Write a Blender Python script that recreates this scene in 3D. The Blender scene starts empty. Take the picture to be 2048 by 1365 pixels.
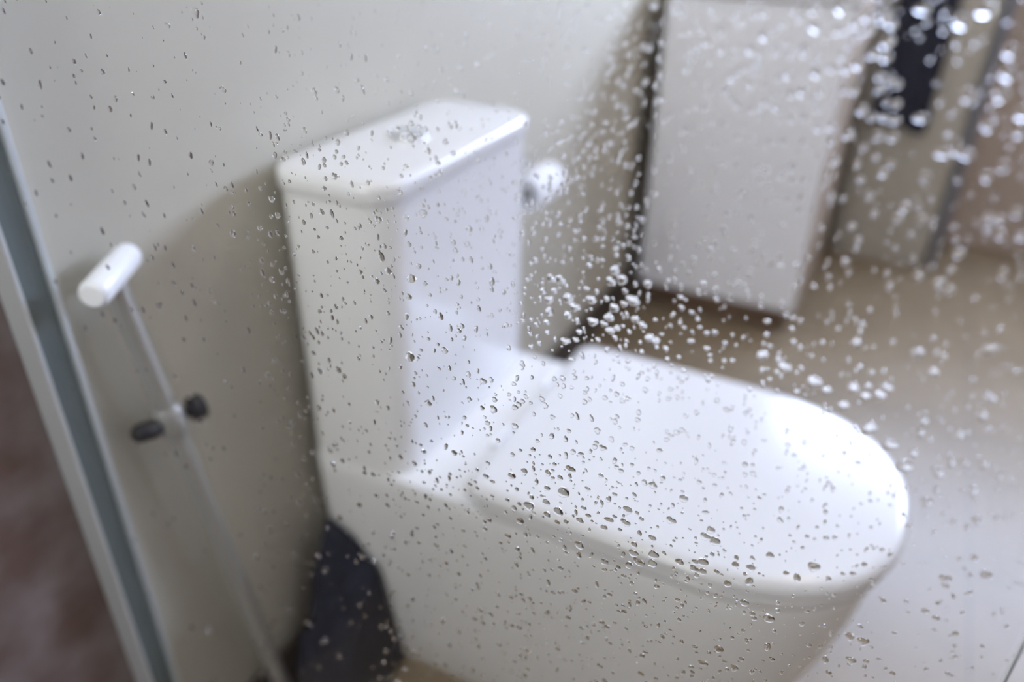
import bpy, bmesh, math, random
from mathutils import Vector, Matrix, noise

S = bpy.context.scene
COL = S.collection
random.seed(11)

# ------------------------------------------------------------------ camera
CAM = Vector((-0.78926, -0.61733, 1.02609))
R_ = Vector((0.451279, -0.892283, 0.013375))      # image right
D_ = Vector((-0.44366, -0.237339, -0.864197))     # image down
F_ = Vector((0.774282, 0.38406, -0.502976))       # forward
FPX = 1566.2
cam = bpy.data.cameras.new('camera')
cam.sensor_fit = 'HORIZONTAL'
cam.sensor_width = 36.0
cam.lens = FPX / 2048 * 36.0
cam.clip_start = 0.01
cam.dof.use_dof = True
cam.dof.focus_distance = 0.449
cam.dof.aperture_fstop = 2.35
cam.dof.aperture_blades = 0
co = bpy.data.objects.new('camera', cam)
M = Matrix((( R_.x, -D_.x, -F_.x), (R_.y, -D_.y, -F_.y), (R_.z, -D_.z, -F_.z))).to_4x4()
M.translation = CAM
co.matrix_world = M
COL.objects.link(co)
S.camera = co

# ------------------------------------------------------------------ view / world
S.view_settings.view_transform = 'Standard'
S.view_settings.look = 'None'
S.view_settings.gamma = 1.0
S.view_settings.use_curve_mapping = False
S.view_settings.exposure = 0.0
try:
    S.cycles.use_denoising = True
    S.cycles.max_bounces = 14
    S.cycles.transparent_max_bounces = 16
    S.cycles.sample_clamp_indirect = 12.0
except Exception:
    pass
W = bpy.data.worlds.new('world'); S.world = W
W.use_nodes = True
W.node_tree.nodes['Background'].inputs[0].default_value = (0.75, 0.85, 1.0, 1)
W.node_tree.nodes['Background'].inputs[1].default_value = 0.6

WIN_E = 33.5                      # daylight in the frosted window
WIN_C = (0.68, 0.80, 1.12)
LAMP_E = 19.0                      # warm ceiling lamp
FILL_E = 18.0                       # added fill light from the shower side, out of view
FILL_C = (0.98, 0.975, 0.94)
LAMP_C = (1.0, 0.74, 0.42)

# ------------------------------------------------------------------ materials
def mat(name, col, rough=0.5, metal=0.0, spec=0.5, coat=0.0, noise_amt=0.0, noise_scale=6.0, col2=None, bump=0.0, bump_scale=60):
    m = bpy.data.materials.new(name); m.use_nodes = True
    nt = m.node_tree; p = nt.nodes['Principled BSDF']
    p.inputs['Roughness'].default_value = rough
    p.inputs['Metallic'].default_value = metal
    p.inputs['Specular IOR Level'].default_value = spec
    p.inputs['Coat Weight'].default_value = coat
    p.inputs['Base Color'].default_value = (*col, 1)
    tc = nt.nodes.new('ShaderNodeTexCoord')
    if col2 is not None:
        n = nt.nodes.new('ShaderNodeTexNoise'); n.inputs['Scale'].default_value = noise_scale
        n.inputs['Detail'].default_value = 6
        nt.links.new(tc.outputs['Object'], n.inputs['Vector'])
        r = nt.nodes.new('ShaderNodeValToRGB')
        r.color_ramp.elements[0].position = 0.38; r.color_ramp.elements[0].color = (*col, 1)
        r.color_ramp.elements[1].position = 0.66; r.color_ramp.elements[1].color = (*col2, 1)
        nt.links.new(n.outputs['Fac'], r.inputs['Fac'])
        nt.links.new(r.outputs['Color'], p.inputs['Base Color'])
    if bump:
        n = nt.nodes.new('ShaderNodeTexNoise'); n.inputs['Scale'].default_value = bump_scale
        nt.links.new(tc.outputs['Object'], n.inputs['Vector'])
        b = nt.nodes.new('ShaderNodeBump'); b.inputs['Strength'].default_value = bump
        b.inputs['Distance'].default_value = 0.002
        nt.links.new(n.outputs['Fac'], b.inputs['Height'])
        nt.links.new(b.outputs['Normal'], p.inputs['Normal'])
    return m

def tile_mat(name, c1, c2, grout, size, rough, noise_scale=5.0):
    m = bpy.data.materials.new(name); m.use_nodes = True
    nt = m.node_tree; p = nt.nodes['Principled BSDF']
    p.inputs['Roughness'].default_value = rough
    tc = nt.nodes.new('ShaderNodeTexCoord')
    n = nt.nodes.new('ShaderNodeTexNoise'); n.inputs['Scale'].default_value = noise_scale; n.inputs['Detail'].default_value = 8
    nt.links.new(tc.outputs['Object'], n.inputs['Vector'])
    r = nt.nodes.new('ShaderNodeValToRGB')
    r.color_ramp.elements[0].position = 0.35; r.color_ramp.elements[0].color = (*c1, 1)
    r.color_ramp.elements[1].position = 0.68; r.color_ramp.elements[1].color = (*c2, 1)
    nt.links.new(n.outputs['Fac'], r.inputs['Fac'])
    br = nt.nodes.new('ShaderNodeTexBrick')
    br.offset = 0.0; br.inputs['Scale'].default_value = 1.0
    br.inputs['Brick Width'].default_value = size; br.inputs['Row Height'].default_value = size
    br.inputs['Mortar Size'].default_value = 0.0018
    nt.links.new(tc.outputs['Object'], br.inputs['Vector'])
    nt.links.new(r.outputs['Color'], br.inputs['Color1']); nt.links.new(r.outputs['Color'], br.inputs['Color2'])
    br.inputs['Mortar'].default_value = (*grout, 1)
    nt.links.new(br.outputs['Color'], p.inputs['Base Color'])
    return m

def emit(name, col, e):
    m = bpy.data.materials.new(name); m.use_nodes = True
    nt = m.node_tree; nt.nodes.remove(nt.nodes['Principled BSDF'])
    em = nt.nodes.new('ShaderNodeEmission')
    em.inputs[0].default_value = (*col, 1); em.inputs[1].default_value = e
    nt.links.new(em.outputs[0], nt.nodes['Material Output'].inputs[0])
    return m

def pane_mat():
    m = bpy.data.materials.new('clear_glass'); m.use_nodes = True
    nt = m.node_tree; nt.nodes.remove(nt.nodes['Principled BSDF'])
    t = nt.nodes.new('ShaderNodeBsdfTransparent'); t.inputs[0].default_value = (0.985, 0.992, 0.99, 1)
    g = nt.nodes.new('ShaderNodeBsdfGlossy'); g.inputs['Roughness'].default_value = 0.0
    lw = nt.nodes.new('ShaderNodeLayerWeight'); lw.inputs[0].default_value = 0.5
    pw = nt.nodes.new('ShaderNodeMath'); pw.operation = 'POWER'; pw.inputs[1].default_value = 5.0
    f = nt.nodes.new('ShaderNodeMath'); f.operation = 'MULTIPLY_ADD'; f.inputs[1].default_value = 0.6; f.inputs[2].default_value = 0.025
    nt.links.new(lw.outputs['Facing'], pw.inputs[0]); nt.links.new(pw.outputs[0], f.inputs[0])
    mx = nt.nodes.new('ShaderNodeMixShader')
    nt.links.new(f.outputs[0], mx.inputs[0]); nt.links.new(t.outputs[0], mx.inputs[1]); nt.links.new(g.outputs[0], mx.inputs[2])
    nt.links.new(mx.outputs[0], nt.nodes['Material Output'].inputs[0])
    return m

def water_mat():
    m = bpy.data.materials.new('water'); m.use_nodes = True
    nt = m.node_tree; nt.nodes.remove(nt.nodes['Principled BSDF'])
    g = nt.nodes.new('ShaderNodeBsdfGlass'); g.inputs['Roughness'].default_value = 0.0
    g.inputs['IOR'].default_value = 1.333
    nt.links.new(g.outputs[0], nt.nodes['Material Output'].inputs[0])
    return m

WALL = mat('painted_wall', (0.50, 0.475, 0.39), 0.6, col2=(0.53, 0.505, 0.42), noise_scale=3, bump=0.1)
FARWALL = mat('brown_plaster', (0.40, 0.33, 0.275), 0.6, col2=(0.44, 0.36, 0.30), noise_scale=4)
CEIL = mat('white_ceiling', (0.74, 0.74, 0.73), 0.8, col2=(0.76, 0.76, 0.75), noise_scale=5)
SHOWER = mat('brown_marble', (0.13, 0.088, 0.075), 0.35, col2=(0.225, 0.19, 0.19), noise_scale=14, bump=0.05)
FLOOR = tile_mat('beige_floor_tile', (0.21, 0.16, 0.098), (0.245, 0.19, 0.122), (0.15, 0.125, 0.09), 0.45, 0.4)
SKIRT = mat('dark_skirting_tile', (0.045, 0.038, 0.032), 0.4, col2=(0.06, 0.05, 0.042), noise_scale=14)
CERAMIC = mat('white_ceramic', (0.80, 0.80, 0.80), 0.22, col2=(0.81, 0.81, 0.81), noise_scale=2, coat=0.2)
PLASTIC = mat('white_seat_plastic', (0.73, 0.73, 0.74), 0.2, col2=(0.74, 0.74, 0.75), noise_scale=2)
CHROME = mat('chrome', (0.72, 0.73, 0.74), 0.18, 1.0, bump=0.02)
ALU = mat('brushed_aluminium', (0.62, 0.66, 0.68), 0.4, 0.55, bump=0.05)
ALU_DARK = mat('grey_profile_web', (0.15, 0.18, 0.18), 0.5, 0.2)
POLE = mat('metal_pole', (0.44, 0.44, 0.42), 0.3, 0.5, bump=0.03)
WHITEP = mat('white_plastic', (0.85, 0.86, 0.88), 0.3)
BLACK = mat('black_plastic', (0.01, 0.011, 0.014), 0.4)
CABM = mat('white_cabinet_paint', (0.85, 0.85, 0.88), 0.45, col2=(0.87, 0.87, 0.90), noise_scale=3)
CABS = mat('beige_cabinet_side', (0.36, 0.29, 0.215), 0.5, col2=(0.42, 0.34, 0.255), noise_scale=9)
WOOD = mat('brown_plinth', (0.12, 0.075, 0.045), 0.5, col2=(0.17, 0.105, 0.06), noise_scale=12)
GREYP = mat('grey_fabric', (0.44, 0.415, 0.36), 0.8, col2=(0.47, 0.44, 0.38), noise_scale=30)
BLUEGREY = mat('blue_grey_lid_and_shade', (0.17, 0.19, 0.235), 0.7)  # hamper lid, and the strip imitating side shading
NAVY = mat('navy_towel_and_shade', (0.006, 0.008, 0.019), 0.9, col2=(0.011, 0.014, 0.031), noise_scale=40, bump=0.4)  # towel colour, also used for the shade heap by the toilet
PAPER = mat('white_paper', (0.86, 0.86, 0.87), 0.9, bump=0.2)
GLASS = pane_mat()
EDGE = mat('glass_edge', (0.02, 0.03, 0.10), 0.15, col2=(0.03, 0.045, 0.14), noise_scale=50)
BEVEL = mat('glass_arris', (0.75, 0.78, 0.80), 0.2)
WATER = water_mat()
WINM = emit('frosted_daylight_pane', WIN_C, WIN_E)
FILLM = emit('fill_light_pane', FILL_C, FILL_E)  # glow of the added fill panel
LAMPM = emit('lamp_diffuser', LAMP_C, LAMP_E)

# ------------------------------------------------------------------ mesh helpers
def mesh_obj(name, verts, faces, m, parent=None, smooth=False, bevel=0.0, seg=2, mats=None, fmat=None):
    me = bpy.data.meshes.new(name)
    me.from_pydata([tuple(v) for v in verts], [], faces)
    for k in (mats or [m]): me.materials.append(k)
    if fmat: me.polygons.foreach_set('material_index', fmat)
    bm = bmesh.new(); bm.from_mesh(me)
    bmesh.ops.recalc_face_normals(bm, faces=bm.faces)
    bm.to_mesh(me); bm.free()
    if smooth: me.polygons.foreach_set('use_smooth', [True] * len(me.polygons))
    o = bpy.data.objects.new(name, me); COL.objects.link(o)
    if parent:
        o.parent = parent
        o.matrix_parent_inverse = Matrix.Translation(-parent.location) if parent.type == 'EMPTY' else Matrix()
    if bevel:
        b = o.modifiers.new('bevel', 'BEVEL'); b.width = bevel; b.segments = seg; b.limit_method = 'ANGLE'
        b.angle_limit = math.radians(40)
    return o

def box_vf(a, b):
    x0, y0, z0 = a; x1, y1, z1 = b
    v = [(x0,y0,z0),(x1,y0,z0),(x1,y1,z0),(x0,y1,z0),(x0,y0,z1),(x1,y0,z1),(x1,y1,z1),(x0,y1,z1)]
    f = [(0,3,2,1),(4,5,6,7),(0,1,5,4),(1,2,6,5),(2,3,7,6),(3,0,4,7)]
    return v, f

def box(name, a, b, m, parent=None, bevel=0.0, seg=2):
    v, f = box_vf(a, b)
    return mesh_obj(name, v, f, m, parent, bevel=bevel, seg=seg)

def boxes(name, lst, m, parent=None, bevel=0.0):
    V, Fc = [], []
    for a, b in lst:
        v, f = box_vf(a, b); n = len(V)
        V += v; Fc += [tuple(i + n for i in q) for q in f]
    return mesh_obj(name, V, Fc, m, parent, bevel=bevel)

def loft(name, loops, m, parent=None, caps=True, smooth=True, angle=40):
    V, Fc = [], []
    n = len(loops[0])
    for L in loops: V += L
    for i in range(len(loops) - 1):
        for j in range(n):
            k = (j + 1) % n
            Fc.append((i*n+j, i*n+k, (i+1)*n+k, (i+1)*n+j))
    if caps:
        Fc.append(tuple(range(n))); Fc.append(tuple((len(loops)-1)*n + j for j in range(n)))
    o = mesh_obj(name, V, Fc, m, parent, smooth=smooth)
    if smooth: sharpen(o, angle)
    return o

def sharpen(o, angle=40):
    me = o.data
    bm = bmesh.new(); bm.from_mesh(me)
    for e in bm.edges:
        if len(e.link_faces) == 2 and e.calc_face_angle(0) > math.radians(angle): e.smooth = False
    bm.to_mesh(me); bm.free()

def tube(name, pts, r, m, parent=None, n=20, caps=True):
    pts = [Vector(p) for p in pts]
    rs = r if isinstance(r, (list, tuple)) else [r] * len(pts)
    loops = []
    up0 = None
    for i, p in enumerate(pts):
        t = (pts[min(i+1, len(pts)-1)] - pts[max(i-1, 0)]).normalized()
        if up0 is None:
            up0 = t.orthogonal().normalized()
        up0 = (up0 - t * up0.dot(t)).normalized()
        s = t.cross(up0)
        loops.append([p + (up0 * math.cos(a) + s * math.sin(a)) * rs[i] for a in [2*math.pi*k/n for k in range(n)]])
    return loft(name, loops, m, parent, caps)

def rrect(x0, x1, y0, y1, r, z, n=8):
    pts = []
    for cx, cy, a0 in ((x1-r, y1-r, 0), (x0+r, y1-r, 90), (x0+r, y0+r, 180), (x1-r, y0+r, 270)):
        for k in range(n+1):
            a = math.radians(a0 + 90*k/n)
            pts.append((cx + r*math.cos(a), cy + r*math.sin(a), z))
    return pts

def thing(name, loc, label, cat, group=None):
    o = bpy.data.objects.new(name, None); COL.objects.link(o)
    o.location = loc; o.empty_display_size = 0.05
    o['label'] = label; o['category'] = cat
    if group: o['group'] = group
    return o

def tag(o, label, cat, group=None, kind=None):
    o['label'] = label; o['category'] = cat
    if group: o['group'] = group
    if kind: o['kind'] = kind
    return o

def struct(o, label, cat):
    o['kind'] = 'structure'; o['label'] = label; o['category'] = cat
    return o

# ------------------------------------------------------------------ room shell
XF, XN, YR, ZC = 2.10, -1.75, -2.25, 2.45
GX = -0.456                                             # plane of the shower glass
struct(box('floor', (XN-.1, YR-.1, -0.1), (XF+.1, .1, 0), FLOOR), 'glossy beige tiled floor around the toilet', 'floor')
struct(box('ceiling', (XN-.1, YR-.1, ZC), (XF+.1, .1, ZC+.1), CEIL), 'white ceiling over the bathroom', 'ceiling')
struct(box('wall_left', (GX, 0, 0), (XF+.1, .1, ZC), WALL), 'pale wall behind the toilet tank', 'wall')
struct(box('wall_shower', (XN-.1, 0, 0), (GX, .1, ZC), SHOWER), 'brown marble tiled wall on the near side of the glass', 'wall')
struct(box('wall_right', (XN-.1, YR-.1, 0), (XF+.1, YR, ZC), FARWALL), 'brown wall opposite the toilet', 'wall')
VY0, VY1, VZ0, VZ1 = -0.52, -0.06, 1.12, 2.25
struct(boxes('wall_front', [((XN-.1, YR, 0), (XN, 0, VZ0)), ((XN-.1, YR, VZ1), (XN, 0, ZC)),
      ((XN-.1, YR, VZ0), (XN, VY0, VZ1)), ((XN-.1, VY1, VZ0), (XN, 0, VZ1))], SHOWER), 'tiled wall on the shower side', 'wall')
WY0, WY1, WZ0, WZ1 = -2.15, -0.45, 1.12, 1.72
struct(boxes('wall_back', [((XF, YR, 0), (XF+.1, 0, WZ0)), ((XF, YR, WZ1), (XF+.1, 0, ZC)),
      ((XF, YR, WZ0), (XF+.1, WY0, WZ1)), ((XF, WY1, WZ0), (XF+.1, 0, WZ1))], FARWALL), 'brownish wall at the far end of the bathroom', 'wall')
wn = thing('window_1', (XF, (WY0+WY1)/2, WZ0), 'frosted window high in the far wall', 'window'); wn['kind'] = 'structure'
box('window_pane', (XF+.05, WY0, WZ0), (XF+.06, WY1, WZ1), WINM, wn)
fw = .035
boxes('window_frame', [((XF+.01, WY0, WZ0), (XF+.049, WY0+fw, WZ1)), ((XF+.01, WY1-fw, WZ0), (XF+.049, WY1, WZ1)),
      ((XF+.01, WY0+fw, WZ0), (XF+.049, WY1-fw, WZ0+fw)), ((XF+.01, WY0+fw, WZ1-fw), (XF+.049, WY1-fw, WZ1)),
      ((XF+.01, (WY0+WY1)/2-.02, WZ0+fw), (XF+.049, (WY0+WY1)/2+.02, WZ1-fw))], WHITEP, wn)
fill = thing('fill_light', (XN, (VY0+VY1)/2, VZ0), 'unseen glowing fill panel added on the shower side', 'window'); fill['kind'] = 'structure'  # made-up window, added as fill for the camera-facing sides
box('window_pane', (XN-.06, VY0, VZ0), (XN-.05, VY1, VZ1), FILLM, fill)  # glowing pane of the added fill light
boxes('window_frame', [((XN-.049, VY0, VZ0), (XN-.01, VY0+fw, VZ1)), ((XN-.049, VY1-fw, VZ0), (XN-.01, VY1, VZ1)),
      ((XN-.049, VY0+fw, VZ0), (XN-.01, VY1-fw, VZ0+fw)), ((XN-.049, VY0+fw, VZ1-fw), (XN-.01, VY1-fw, VZ1))], WHITEP, fill)  # frame around the added fill pane
struct(box('baseboard_left', (GX+.02, -0.012, 0), (1.14, -0.0002, 0.085), SKIRT, bevel=.002), 'dark tile skirting along the wall behind the toilet', 'baseboard')

lamp = thing('ceiling_light', (0.95, -0.95, ZC), 'round warm ceiling light beyond the toilet', 'lamp')
def disc_loop(c, r, z, n=32): return [(c[0]+r*math.cos(2*math.pi*k/n), c[1]+r*math.sin(2*math.pi*k/n), z) for k in range(n)]
lc = (0.95, -0.95)
loft('lamp_base', [disc_loop(lc, .17, ZC-.001), disc_loop(lc, .17, ZC-.03)], WHITEP, lamp)
loft('lamp_diffuser', [disc_loop(lc, .16, ZC-.031), disc_loop(lc, .155, ZC-.06), disc_loop(lc, .10, ZC-.08)], LAMPM, lamp)

# ------------------------------------------------------------------ toilet
toilet = thing('toilet', (0, -0.30, 0), 'white toilet with boxy tank and closed lid behind wet glass', 'toilet')
HW = 0.178
def tank_loop(hw, y0, y1, z, r=.035):
    return rrect(-hw, hw, y1, y0, r, z)
loft('tank', [tank_loop(HW-.002, -.012, -.166, .3845, .04), tank_loop(HW-.002, -.012, -.166, .55, .04),
              tank_loop(HW-.002, -.012, -.166, .738, .04)], CERAMIC, toilet)
tl = []
for ins, z in ((.003, .7385), (0, .741), (0, .757), (.0015, .7605), (.005, .763), (.012, .7642)):
    tl.append(rrect(-HW-.003+ins, HW+.003-ins, -.170+ins, -.010-ins, .042-ins, z))
loft('tank_lid', tl, CERAMIC, toilet, angle=60)
bc = (-0.005, -0.085)
fb = loft('flush_button', [disc_loop(bc, .024, .7642), disc_loop(bc, .024, .7665), disc_loop(bc, .021, .768), disc_loop(bc, .020, .7668)], CHROME, toilet)
loft('button_half', [disc_loop(bc, .0195, .7669), disc_loop(bc, .019, .7685)], CHROME, fb)

def dshape(hw, yb, yf, a, z, e=2.3, nside=10, nfront=40, rb=.03):
    """closed loop: back edge at yb, straight sides, superellipse front reaching yf"""
    pts = []
    ys = yf + a
    for k in range(6):
        t = math.radians(90 + 15*k) if False else k/5
        ang = math.pi/2*(1-t)
        pts.append((-(hw-rb) - rb*math.cos(ang), yb - rb + rb*math.sin(ang), z))
    for k in range(1, nside): pts.append((-hw, (yb-rb) + (ys-(yb-rb))*k/nside, z))
    for k in range(nfront+1):
        th = -math.pi/2 + math.pi*k/nfront
        c, s = max(0, math.cos(th)), math.sin(th)
        pts.append((hw*math.copysign(abs(s)**(2/e), s), ys - a*c**(2/e), z))
    for k in range(nside-1, 0, -1): pts.append((hw, (yb-rb) + (ys-(yb-rb))*k/nside, z))
    for k in range(5, -1, -1):
        ang = math.pi/2*(1-k/5)
        pts.append(((hw-rb) + rb*math.cos(ang), yb - rb + rb*math.sin(ang), z))
    return pts

body = []
for z, hw, yf, a in ((0, .142, -.600, .20), (.012, .147, -.612, .20), (.08, .155, -.640, .21), (.16, .163, -.666, .21), (.24, .170, -.690, .21),
                     (.31, .175, -.704, .20), (.36, .178, -.711, .20), (.376, .178, -.712, .20), (.384, .175, -.708, .20)):
    body.append(dshape(hw, -.016, yf, a, z))
loft('bowl', body, CERAMIC, toilet, angle=50)
# rear deck that carries the tank and the hinges
dk = []
for ins, z in ((.004, .3845), (0, .388), (0, .406), (.002, .4105), (.006, .412)):
    dk.append(rrect(-.192+ins, .186-ins, -.252+ins, -.168-ins, .014-ins, z))
LHW, LY0, LYF, LA = .189, -.2547, -.7255, .2005
st = []
for ins, z in ((.012, .3845), (.006, .387), (.004, .395), (.006, .402), (.012, .4035)):
    st.append(dshape(LHW-ins, LY0-.006, LYF+ins, LA-ins*.5, z))
loft('seat', st, PLASTIC, toilet, angle=60)
ld = []
for ins, z in ((.010, .4042), (.003, .4055), (0, .409), (0, .416), (.002, .421), (.007, .4245), (.016, .4258), (.05, .4272), (.10, .4284), (.15, .4290)):
    k = 1 - ins/LHW
    yc = (LY0+LYF)/2
    lp = []
    for (x, y, zz) in dshape(LHW, LY0, LYF, LA, z, rb=.02):
        lp.append((x*k, yc + (y-yc)*(1 - ins/((LY0-LYF)/2)), zz))
    ld.append(lp)
loft('lid', ld, PLASTIC, toilet, angle=70)
for sx in (-.075, .075):
    tube('hinge', [(sx-.022, -.249, .4165), (sx+.022, -.249, .4165)], .0042, WHITEP, toilet, n=14)

# ------------------------------------------------------------------ pole leaning by the wall
px0, pz0 = Vector((-0.393, -0.030, 0.722)), Vector((-0.299, -0.034, 0.002))
pole = thing('floor_wiper', (-0.299, -0.034, 0), 'thin metal pole with white crossbar grip and black clamp standing by wall', 'cleaning pole')
def along(t): return px0.lerp(pz0, t)
tube('handle_pole', [along(0), along(.2), along(1)], .0105, POLE, pole)
ga, gb = Vector((-0.362, -0.018, 0.7335)), Vector((-0.436, -0.062, 0.7335))
dg = (gb-ga).normalized()
tube('grip', [ga, ga+dg*.003, ga+dg*.006, gb-dg*.006, gb-dg*.003, gb], [.009, .0118, .0126, .0126, .0118, .009], WHITEP, pole)
cl = along(.225)
dirp = (pz0-px0).normalized()
tube('clamp', [cl-dirp*.018, cl-dirp*.014, cl+dirp*.014, cl+dirp*.018], [.012, .0145, .0145, .012], POLE, pole)
kx = Vector((1, -.25, 0)).normalized()
tube('knob', [cl+kx*.0145, cl+kx*.020, cl+kx*.022, cl+kx*.034, cl+kx*.036], [.006, .006, .013, .013, .009], BLACK, pole)
lk = Vector((-1, .1, 0)).normalized()
tube('black_stub', [cl+lk*.0145, cl+lk*.022+Vector((0,0,.001)), cl+lk*.036+Vector((0,0,.004)), cl+lk*.04+Vector((0,0,.005))], [.008, .010, .009, .006], BLACK, pole)  # black stub jutting sideways from the clamp

# ------------------------------------------------------------------ dark heap added to stand in for shade in the gap beside the toilet
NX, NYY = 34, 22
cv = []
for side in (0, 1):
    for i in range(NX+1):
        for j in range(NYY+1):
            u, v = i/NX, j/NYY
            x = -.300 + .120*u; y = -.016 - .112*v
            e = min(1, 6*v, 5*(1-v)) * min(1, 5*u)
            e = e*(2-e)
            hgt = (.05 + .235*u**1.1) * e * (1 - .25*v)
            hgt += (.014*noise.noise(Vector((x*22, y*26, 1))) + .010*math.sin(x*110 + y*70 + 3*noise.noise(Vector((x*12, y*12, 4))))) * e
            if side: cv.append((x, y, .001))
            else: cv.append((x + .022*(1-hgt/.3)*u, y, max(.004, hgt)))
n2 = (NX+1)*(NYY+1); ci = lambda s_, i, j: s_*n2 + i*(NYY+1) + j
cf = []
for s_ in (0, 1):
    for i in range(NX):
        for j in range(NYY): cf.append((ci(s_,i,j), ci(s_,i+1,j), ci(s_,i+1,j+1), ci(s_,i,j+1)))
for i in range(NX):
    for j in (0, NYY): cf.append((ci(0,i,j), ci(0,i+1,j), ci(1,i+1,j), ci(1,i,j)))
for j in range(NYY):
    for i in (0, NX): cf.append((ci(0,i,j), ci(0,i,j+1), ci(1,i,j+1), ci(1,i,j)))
shade_heap = mesh_obj('floor_shade_heap', cv, cf, NAVY, smooth=True)
tag(shade_heap, 'dark navy heap added for the shade between toilet and wall', 'shade_heap')

# ------------------------------------------------------------------ paper roll on its holder
hold = thing('paper_holder', (0.43, 0, 0.575), 'small chrome paper holder on the wall right behind the tank', 'paper holder')
tube('arm', [(0.49, -0.012, .575), (0.49, -.05, .575), (0.488, -.062, .575), (0.48, -.066, .575), (0.36, -.066, .575)], .006, CHROME, hold, n=12)
tube('wall_plate', [(0.49, -0.0005, .575), (0.49, -.012, .575)], .02, CHROME, hold)
def ring(c, r, x, n=32): return [(x, c[0]+r*math.cos(2*math.pi*k/n), c[1]+r*math.sin(2*math.pi*k/n)) for k in range(n)]
rc = (-.066, .5705)
roll = loft('paper_roll', [ring(rc, .015, .465), ring(rc, .031, .465), ring(rc, .031, .365), ring(rc, .015, .365), ring(rc, .015, .465)], PAPER, None, caps=False)
tag(roll, 'white toilet paper roll peeking out behind the tank', 'paper roll')

# ------------------------------------------------------------------ white cabinet beyond the toilet
CX, CY0, CY1, CZ = 1.15, -.045, -.470, .84
cab = thing('cabinet', ((CX+1.7)/2, (CY0+CY1)/2, 0), 'low white cabinet with slim handle beyond the toilet', 'cabinet')
box('plinth', (CX+.03, CY1+.02, 0), (1.70, CY0-.02, .065), WOOD, cab)
box('carcass', (CX+.02, CY1, .066), (1.72, CY0, CZ-.022), CABS, cab, bevel=.003)
box('worktop', (CX-.005, CY1-.008, CZ-.0215), (1.73, CY0+.008, CZ), CABM, cab, bevel=.004)
door = box('door', (CX, CY1+.004, .072), (CX+.0195, CY0-.004, CZ-.03), CABM, cab, bevel=.003)
tube('handle', [(CX-.0005, -.125, .20), (CX-.02, -.125, .20), (CX-.024, -.125, .205), (CX-.024, -.125, .275), (CX-.02, -.125, .28), (CX-.0005, -.125, .28)], .006, WHITEP, door, n=12)

# ------------------------------------------------------------------ grey hamper with a navy towel at the far end
HX, HY0, HY1, HZ = 1.80, -.475, -.775, .90
ham = thing('laundry_hamper', (1.93, (HY0+HY1)/2, 0), 'tall grey hamper standing against the far wall beside white cabinet', 'hamper')
loft('body', [rrect(HX+.01, 2.07, HY1+.01, HY0-.01, .03, 0), rrect(HX, 2.08, HY1, HY0, .03, .05), rrect(HX-.005, 2.085, HY1-.004, HY0+.004, .03, HZ)], GREYP, ham)
box('lid', (HX-.012, HY1-.01, HZ+.0005), (2.09, HY0+.01, HZ+.03), BLUEGREY, ham, bevel=.008)
box('side_shade_strip', (HX-.012, HY1-.022, .01), (HX+.05, HY1-.0045, HZ), BLUEGREY, ham, bevel=.006)  # dark strip added to imitate shading down the hamper's side
tv, tf = [], []
NY, NZ = 26, 30
for side in (0, 1):
    for i in range(NZ+1):
        for j in range(NY+1):
            u, v = j/NY, i/NZ
            y = -.515 - .155*u
            z = HZ+.034 - (HZ+.034-.43)*v + .012*math.sin(u*5)
            x = HX-.016 - .012 - .006*math.sin(u*17+.6) * v - .004*math.sin(u*31) * v - (.011 if side else 0)
            tv.append((x, y, z))
n1 = (NY+1)*(NZ+1)
idx = lambda s, i, j: s*n1 + i*(NY+1) + j
for s in (0, 1):
    for i in range(NZ):
        for j in range(NY):
            tf.append((idx(s,i,j), idx(s,i,j+1), idx(s,i+1,j+1), idx(s,i+1,j)))
for i in range(NZ):
    tf.append((idx(0,i,0), idx(0,i+1,0), idx(1,i+1,0), idx(1,i,0))); tf.append((idx(0,i,NY), idx(0,i+1,NY), idx(1,i+1,NY), idx(1,i,NY)))
for j in range(NY):
    tf.append((idx(0,NZ,j), idx(0,NZ,j+1), idx(1,NZ,j+1), idx(1,NZ,j)))
nb = len(tv)                                            # the part lying over the hamper lid
for (x, z) in ((HX-.039, HZ+.034), (HX-.028, HZ+.046), (HX+.12, HZ+.046), (HX+.12, HZ+.0315), (HX-.02, HZ+.0315), (HX-.028, HZ+.02)):
    for j in (0, 1): tv.append((x, -.515-.155*j, z))
for k in range(6):
    a, b = nb+2*k, nb+2*((k+1) % 6)
    tf.append((a, a+1, b+1, b))
tf.append(tuple(nb+2*k for k in range(6))); tf.append(tuple(nb+2*k+1 for k in range(6)))
tw = mesh_obj('towel', tv, tf, NAVY, smooth=True)
tag(tw, 'dark navy towel hanging over the front of the grey hamper', 'towel')

# ------------------------------------------------------------------ shower screen
scr = thing('shower_screen', (GX, -.356, 0), 'clear glass shower screen covered in water drops, metal wall profile', 'shower screen')
GY1, GT = -.7257, .006
v, f = [], []
prof = [(GX-GT/2, -.0228), (GX+GT/2, -.0228), (GX+GT/2, GY1+.0007), (GX+GT/2-.0009, GY1), (GX-GT/2+.0009, GY1), (GX-GT/2, GY1+.0007)]
for z in (.03, 2.0):
    for q in prof: v.append((q[0], q[1], z))
f = [(i, (i+1) % 6, 6+(i+1) % 6, 6+i) for i in range(6)] + [(0,1,2,3,4,5), (6,7,8,9,10,11)]
mesh_obj('glass_pane', v, f, GLASS, scr, mats=[GLASS, EDGE, BEVEL], fmat=[0, 0, 2, 1, 2, 0, 1, 1])
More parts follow.
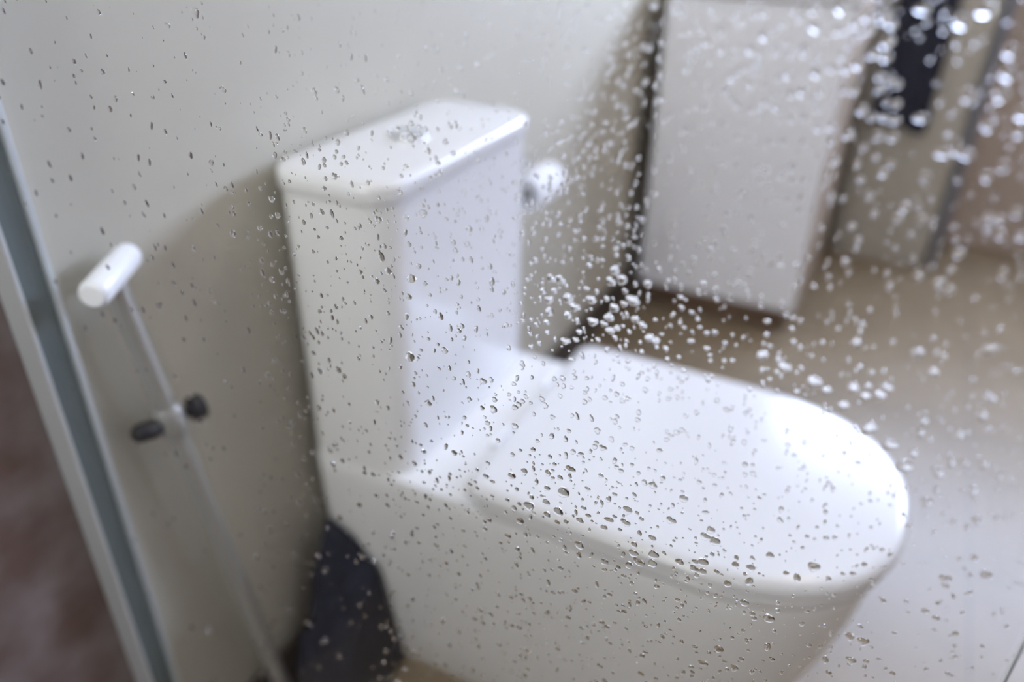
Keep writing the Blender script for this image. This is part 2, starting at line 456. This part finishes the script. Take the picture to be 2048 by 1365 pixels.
# wall profile: a grey web with two bright raised lips
PX0, PX1 = -.4725, -.4395
box('wall_profile', (PX0+.0042, -.0225, .001), (PX1-.0062, -.0004, 2.0), ALU_DARK, scr)
for a, b in ((PX0, PX0+.004), (PX1-.0055, PX1)):
    box('profile_lip', (a, -.0275, .001), (b, -.0004, 2.0), ALU, scr, bevel=.0008)
box('floor_rail', (GX-.012, GY1, .001), (GX+.012, -.026, .028), ALU, scr, bevel=.002)

# ------------------------------------------------------------------ water drops on the near face of the glass
XD = GX - GT/2 - 0.00003
def pane_point(px, py):
    d = F_ + R_*((px-1024)/FPX) + D_*((py-682.5)/FPX)
    t = (XD - CAM.x)/d.x
    return CAM + d*t, t                                   # t is the depth along the view axis
def to_px(p):
    q = p - CAM; z = q.dot(F_)
    return 1024 + FPX*q.dot(R_)/z, 682.5 + FPX*q.dot(D_)/z

def drop_shape(rnd, kind, rings, segs):
    """unit drop: outline radius ~1 in the local XY plane, bulging to +Z; returns verts, faces"""
    h = rnd.uniform(.56, .80)
    ph = [rnd.uniform(0, 6.28) for _ in range(4)]
    am = [rnd.uniform(.02, .10), rnd.uniform(.02, .08), rnd.uniform(0, .05), rnd.uniform(0, .03)]
    if kind == 1: am = [a*1.9 for a in am]; h *= .85
    sx, sy = 1.0, 1.0
    if kind == 2: sx, sy = .72, 1.35
    if kind == 3: sx, sy = 1.15, .8
    V = [(0, 0, h)]
    for i in range(1, rings+1):
        q = math.sin(math.pi/2*i/rings)
        for k in range(segs):
            a = 2*math.pi*k/segs
            r = 1 + am[0]*math.cos(2*a+ph[0]) + am[1]*math.cos(3*a+ph[1]) + am[2]*math.cos(4*a+ph[2]) + am[3]*math.cos(6*a+ph[3])
            w = q
            if kind == 2 and math.sin(a) > 0: r *= 1 - .22*math.sin(a)**2
            zz = h*(1-q*q)**.55 * (1 - .18*math.sin(a)*q)
            V.append((sx*r*w*math.cos(a), sy*r*w*math.sin(a), zz))
    Fc = [(0, 1+k, 1+(k+1) % segs) for k in range(segs)]
    for i in range(rings-1):
        for k in range(segs):
            k2 = (k+1) % segs
            Fc.append((1+i*segs+k, 1+(i+1)*segs+k, 1+(i+1)*segs+k2, 1+i*segs+k2))
    Fc.append(tuple(1+(rings-1)*segs+k for k in reversed(range(segs))))
    return V, Fc

# local X -> +Y of the room, local Y -> +Z (up the glass), local Z -> -X (towards the viewer)
BAS = Matrix(((0, 0, -1), (-1, 0, 0), (0, 1, 0)))
SHAPES = []
rnd = random.Random(5)
for k in range(14):
    kind = (0, 0, 1, 2, 0, 3, 1, 0, 2, 1, 0, 3, 0, 1)[k]
    V, Fc = drop_shape(rnd, kind, 9, 36)
    me = bpy.data.meshes.new('water_drop')
    me.from_pydata([tuple(BAS @ Vector(p)) for p in V], [], Fc)
    me.materials.append(WATER)
    bm = bmesh.new(); bm.from_mesh(me); bmesh.ops.recalc_face_normals(bm, faces=bm.faces); bm.to_mesh(me); bm.free()
    me.polygons.foreach_set('use_smooth', [len(p.vertices) < 5 for p in me.polygons])
    SHAPES.append(me)

# the larger drops, measured on the photograph (crop origin, crop scale, list of x, y, radius in photo pixels)
BIG = [
 (1300, 0, 3.412, [(180,60,7),(397,290,6),(283,405,5),(253,472,5),(620,155,6),(780,90,6),(1130,68,7),(1135,195,9),(1308,60,9),(690,340,7),(750,370,6),(865,345,7),
  (790,245,8),(1065,342,9),(1145,500,8),(1245,470,7),(1343,478,7),(1420,445,8),(1525,370,8),(1610,390,8),(1495,115,8),(1595,110,10),(1495,200,8),(1620,285,10),(1650,165,8),
  (567,538,6),(610,485,6),(740,440,6),(518,620,6),(560,670,5),(592,715,6),(705,752,6),(750,735,5),(800,695,6),(866,735,6),(943,515,7),(880,525,5),(973,640,7),(1040,625,7),
  (1170,627,6),(1397,618,7),(1335,615,6),(1065,800,6),(825,967,6),(910,972,6),(1048,963,5),(1157,883,6),(1236,865,6),(1240,965,6),(1353,916,8),(1448,750,8),(1515,798,7),
  (1595,803,7),(1670,820,7),(1680,710,8),(1555,930,7),(1655,935,7),(1570,600,7),(1640,545,7),(1570,520,7),(1690,575,6),(490,1125,5),(972,1137,6),(1262,1095,7),(1415,1115,6),
  (750,1232,5),(643,1308,5),(893,1213,5),(1063,1230,6),(1198,1240,6),(1590,1180,7),(1440,1225,6),(1237,1335,7),(440,1000,5),(440,1305,5),(1030,1345,5),(103,818,5),(140,785,4),
  (245,748,5),(80,515,5),(45,580,6),(70,395,5),(30,40,5),(1410,170,7),(1430,240,7),(1280,205,6),(1310,380,6),(30,1160,5),(30,1325,5)]),
 (1550, 0, 1.95, [(825,35,14),(577,35,9),(883,365,12),(918,200,10),(755,370,10),(965,440,11),(828,492,9),(955,515,9),(935,535,8),(658,595,10),(710,575,9),(748,603,10),
  (893,648,9),(825,690,8),(795,697,7),(585,687,8),(507,808,8),(478,852,7),(572,855,7),(570,460,9),(423,673,7),(717,988,9),(560,1080,7),(645,1107,8),(683,1132,7),(890,1067,8),
  (880,857,8),(830,850,7),(830,897,6),(880,918,7),(945,827,8),(960,922,7),(300,883,6),(325,937,6),(317,967,5),(273,1020,6),(686,1053,6),(905,290,9),(725,85,12)]),
 (950, 850, 6.827, [(505,695,6.5),(675,640,6.5),(1000,655,6),(1300,610,8),(1210,920,10),(970,1060,7),(740,1110,9),(1140,1180,9),(985,1225,6),(1535,880,5),(1745,315,6),(1825,1010,6),
  (1435,1310,6),(1830,1300,7),(1240,190,5),(1670,80,6),(315,215,4.5),(545,20,6),(985,865,5.5),(150,700,5.5),(240,775,4.5),(1295,700,4.5),(620,1310,6.5),(1050,150,6)]),
 (1150, 950, 6.827, [(395,720,6),(465,615,8),(690,655,8),(880,795,5.5),(1055,870,7),(715,490,8),(55,1090,6),(405,1190,7),(740,1230,7),(875,1190,9),(800,1070,8),(1075,1090,9),
  (1055,1210,8),(1310,625,7),(1855,755,7),(1780,845,8),(1910,905,9),(1430,1190,7),(1625,1280,7),(1745,1320,7),(1750,1190,8),(1645,1195,6),(1485,325,8),(1065,145,7),(810,950,6),(60,960,8)]),
 (1348, 665, 1.95, [(545,915,10),(480,955,8),(125,795,7),(300,920,7),(295,970,8),(275,1055,8),(210,980,7),(240,905,6),(375,870,6),(545,195,12),(430,135,10),(345,90,10),(700,215,10),
  (800,245,11),(1235,70,11),(1010,155,9),(1225,260,12),(950,80,10),(710,40,8),(828,215,9),(760,370,12),(840,435,11),(900,520,12),(930,470,8),(970,350,8),(960,390,8),(1200,325,8),
  (1225,380,7),(1110,400,8),(1030,545,10),(985,660,9),(1080,505,8),(1130,510,7),(1205,515,8),(1165,615,8),(1180,735,8),(660,285,9),(595,225,8),(745,250,8),(755,210,7),(1215,945,8),
  (1170,880,6),(1055,960,9),(735,1205,9),(690,1280,8),(370,1115,9),(115,1290,7),(235,1310,7),(175,1235,7),(590,1275,7),(685,1185,8),(365,1225,7)]),
 (1050, 500, 6.827, [(1225,280,8),(1170,430,8),(1320,410,9),(365,390,8),(490,410,8),(590,660,9),(680,780,9),(905,680,8),(1475,690,11),(1215,795,8),(1350,740,6),(1150,920,8),(925,980,9),
  (1075,1010,6),(1165,1100,8),(1260,1070,6),(1505,950,7),(1605,1030,7),(1700,1200,8),(1790,1245,7),(1680,465,7),(555,1240,8),(340,840,8),(585,890,7),(330,680,8),(400,560,6),
  (250,560,6),(295,990,6)]),
 (500, 150, 1.95, [(250,65,6),(630,245,9),(660,205,5),(500,565,7),(510,705,9),(675,540,7),(540,765,7),(630,795,8),(620,865,6),(745,940,6),(625,1100,9),(760,1075,6),(335,905,5),(275,1155,6),
  (330,395,6),(85,485,6),(345,1150,6),(910,1195,6),(950,1305,7),(695,1280,6),(495,805,6),(855,600,6),(945,805,6),(280,535,6)]),
 (0, 0, 1.95, [(762,50,9),(385,50,5),(870,350,7),(1060,775,7),(400,280,5),(430,425,5),(745,605,5),(1230,355,7),(1015,890,5),(910,910,6),(120,200,5),(290,240,5)]),
]
REG = [  # what lies behind the drop, by photo polygon
 ('the top of the tank', [(548,330),(850,195),(1078,210),(1076,240),(760,378)]),
 ('the narrow side of the tank', [(548,345),(760,378),(780,940),(615,980)]),
 ('the front face of the tank', [(760,378),(1078,230),(1062,692),(780,945)]),
 ('the back half of the toilet lid', [(790,950),(1165,665),(1390,730),(1180,1050),(915,1005)]),
 ('the middle of the toilet lid', [(1390,730),(1560,780),(1390,1140),(1180,1050)]),
 ('the round front of the toilet lid', [(1560,770),(1720,860),(1835,1010),(1790,1130),(1660,1190),(1390,1145)]),
 ('the underside of the bowl', [(1380,1130),(1700,1190),(1560,1365),(1330,1365)]),
 ('the grey flank of the bowl', [(615,985),(900,1000),(1390,1140),(1340,1365),(780,1365)]),
 ('the dim wall left of the tank', [(0,480),(545,350),(620,985),(500,1365),(0,1365)]),
 ('the bright wall above the tank', [(0,0),(1240,0),(1080,330),(1070,200),(850,190),(545,345),(0,480)]),
 ('the brown wall between tank and lid', [(1062,330),(1175,220),(1170,690),(1060,700)]),
 ('the dark corner behind the tank', [(1170,0),(1335,0),(1345,720),(1165,690)]),
 ('the top strip of the white cabinet', [(1335,0),(1700,0),(1690,70),(1335,70)]),
 ('the upper half of the white cabinet', [(1335,70),(1680,70),(1665,200),(1335,200)]),
 ('the middle of the white cabinet', [(1335,200),(1665,200),(1640,330),(1335,330)]),
 ('the foot of the white cabinet', [(1335,330),(1640,330),(1560,650),(1345,650)]),
 ('the top of the navy towel', [(1690,0),(1880,0),(1880,110),(1690,110)]),
 ('the bottom of the navy towel', [(1690,110),(1880,110),(1870,280),(1660,280)]),
 ('the lower part of the grey hamper', [(1640,280),(1900,280),(1880,530),(1590,530)]),
 ('the brown wall at the far end', [(1880,0),(2048,0),(2048,330),(1880,330)]),
 ('the foot of the brown far wall', [(1880,330),(2048,330),(2048,560),(1880,560)]),
 ('the floor just behind the lid', [(1345,640),(1640,530),(1740,850),(1560,790)]),
 ('the brown floor beyond the lid', [(1640,520),(2048,560),(2048,800),(1740,850)]),
 ('the floor beside the lid tip', [(1720,840),(2048,800),(2048,1000),(1835,1010)]),
 ('the pale floor near the bowl', [(1835,1000),(2048,1000),(2048,1365),(1560,1365),(1700,1190)]),
]
def inside(p, poly):
    c = False
    for i in range(len(poly)):
        (x1, y1), (x2, y2) = poly[i], poly[i-1]
        if (y1 > p[1]) != (y2 > p[1]) and p[0] < (x2-x1)*(p[1]-y1)/(y2-y1)+x1: c = not c
    return c
def region(px, py):
    for name, poly in REG:
        if inside((px, py), poly): return name
    return min(REG, key=lambda r: (sum(q[0] for q in r[1])/len(r[1])-px)**2 + (sum(q[1] for q in r[1])/len(r[1])-py)**2)[0]

SIZE = 1.2
placed = []
drops = {}
rnd = random.Random(21)
for ox, oy, sc, lst in BIG:
    for (x, y, r) in lst:
        px, py = ox + x/sc, oy + y/sc
        p, t = pane_point(px, py)
        if p.y < GY1+.004 or p.y > -.026: continue
        if px > 2060 or py > 1375: continue
        rr = r * t / FPX * SIZE
        if px > 1330 and py < 620: rr *= 1.05               # defocus spreads these discs
        if any((p-q).length < .75*(rr+s) for q, s in placed): continue
        placed.append((p.copy(), rr))
        drops.setdefault(region(px, py), []).append((px, py, p, rr))
ORD = ['leftmost', 'second from left', 'third from left', 'fourth from left', 'fifth from left', 'sixth from left', 'seventh from left', 'eighth from left', 'ninth from left',
       'tenth from left', 'eleventh from left', 'twelfth from left', 'thirteenth from left', 'fourteenth from left', 'fifteenth from left', 'sixteenth from left']
def ordinal(i, n):
    if i < (n+1)//2: return ORD[min(i, 15)]
    return ORD[min(n-1-i, 15)].replace('left', 'right')
nbig = 0
proto = {}
for reg, lst in drops.items():
    lst.sort(key=lambda d: d[0])
    for i, (px, py, p, rr) in enumerate(lst):
        k = rnd.randrange(len(SHAPES))
        if k not in proto:
            o = bpy.data.objects.new('water_drop', SHAPES[k]); proto[k] = o
        else:
            o = proto[k].copy()
        COL.objects.link(o)
        o.location = p; o.scale = (rr*rnd.uniform(.85, 1.15), rr*rnd.uniform(.92, 1.08), rr*rnd.uniform(.95, 1.15))
        o.rotation_euler = (rnd.uniform(-.35, .35), 0, 0)
        tag(o, f'{ordinal(i, len(lst))} of the big water drops over {reg}', 'water drop', 'larger water drops on the glass', 'thing')
        nbig += 1

# the countless small drops between them: one object
DENS = [  # drops per 100x100 photo pixels, 8 columns x 6 rows of the picture
 [2.5, 4.0, 7, 9, 13, 8.0, 7.0, 4.0],
 [1.8, 4, 13, 13, 20, 6.5, 5, 3],
 [1.2, 4.5, 15, 15, 26, 11, 6, 4],
 [0.4, 1.5, 10, 13, 12, 10, 8, 6],
 [0.2, 0.8, 8, 18, 22, 14, 10, 8],
 [0.1, 0.5, 6, 16, 22, 18, 10, 7],
]
V, Fc = [], []
sm = []
rnd = random.Random(77)
protos = []
for k in range(24):
    protos.append(drop_shape(rnd, rnd.choice((0, 0, 1, 2, 3)), 5, 16))
cell = .008
grid = {}
def gadd(p, r): grid.setdefault((int(p.y//cell), int(p.z//cell)), []).append((p, r))
def gfree(p, r):
    cy, cz = int(p.y//cell), int(p.z//cell)
    for a in (-1, 0, 1):
        for b in (-1, 0, 1):
            for q, s in grid.get((cy+a, cz+b), ()):
                if (q-p).length < 1.02*(r+s): return False
    return True
for p, r in placed: gadd(p, r*1.1)
nsmall = 0
for row in range(-1, 7):
    for colm in range(-1, 9):
        d = DENS[min(max(row, 0), 5)][min(max(colm, 0), 7)]
        n = d * (256*227.5) / 1e4 * 1.8
        n = int(n) + (rnd.random() < n % 1)
        for _ in range(n):
            px = (colm + rnd.random())*256; py = (row + rnd.random())*227.5
            p, t = pane_point(px, py)
            if p.y < GY1+.002 or p.y > -.026 or p.z < .05 or p.z > 1.9: continue
            lr = rnd.lognormvariate(math.log(3.2), .45)
            if colm >= 4 and row <= 3: lr *= 1.4
            lr = min(lr, 6.0)
            rr = lr * t / FPX
            if not gfree(p, rr): continue
            gadd(p, rr)
            pv, pf = protos[rnd.randrange(24)]
            a = rnd.uniform(-.4, .4); ca, sa = math.cos(a), math.sin(a)
            sx, sy, sz = rr*rnd.uniform(.8, 1.1), rr*rnd.uniform(.9, 1.3), rr*rnd.uniform(.85, 1.1)
            b0 = len(V)
            for (x, y, z) in pv:
                x, y = x*sx, y*sy
                x, y = x*ca - y*sa, x*sa + y*ca
                V.append((p.x - z*sz, p.y - x, p.z + y))
            for q in pf:
                Fc.append(tuple(i+b0 for i in q)); sm.append(len(q) < 5)
            nsmall += 1
me = bpy.data.meshes.new('water_droplets')
me.from_pydata(V, [], Fc); me.materials.append(WATER)
bm = bmesh.new(); bm.from_mesh(me); bmesh.ops.recalc_face_normals(bm, faces=bm.faces); bm.to_mesh(me); bm.free()
me.polygons.foreach_set('use_smooth', sm)
o = bpy.data.objects.new('water_droplets', me); COL.objects.link(o)
tag(o, 'fine spray of tiny water droplets scattered all over the shower glass', 'water droplets', kind='stuff')
print('drops', nbig, nsmall, {k: len(v) for k, v in drops.items()})
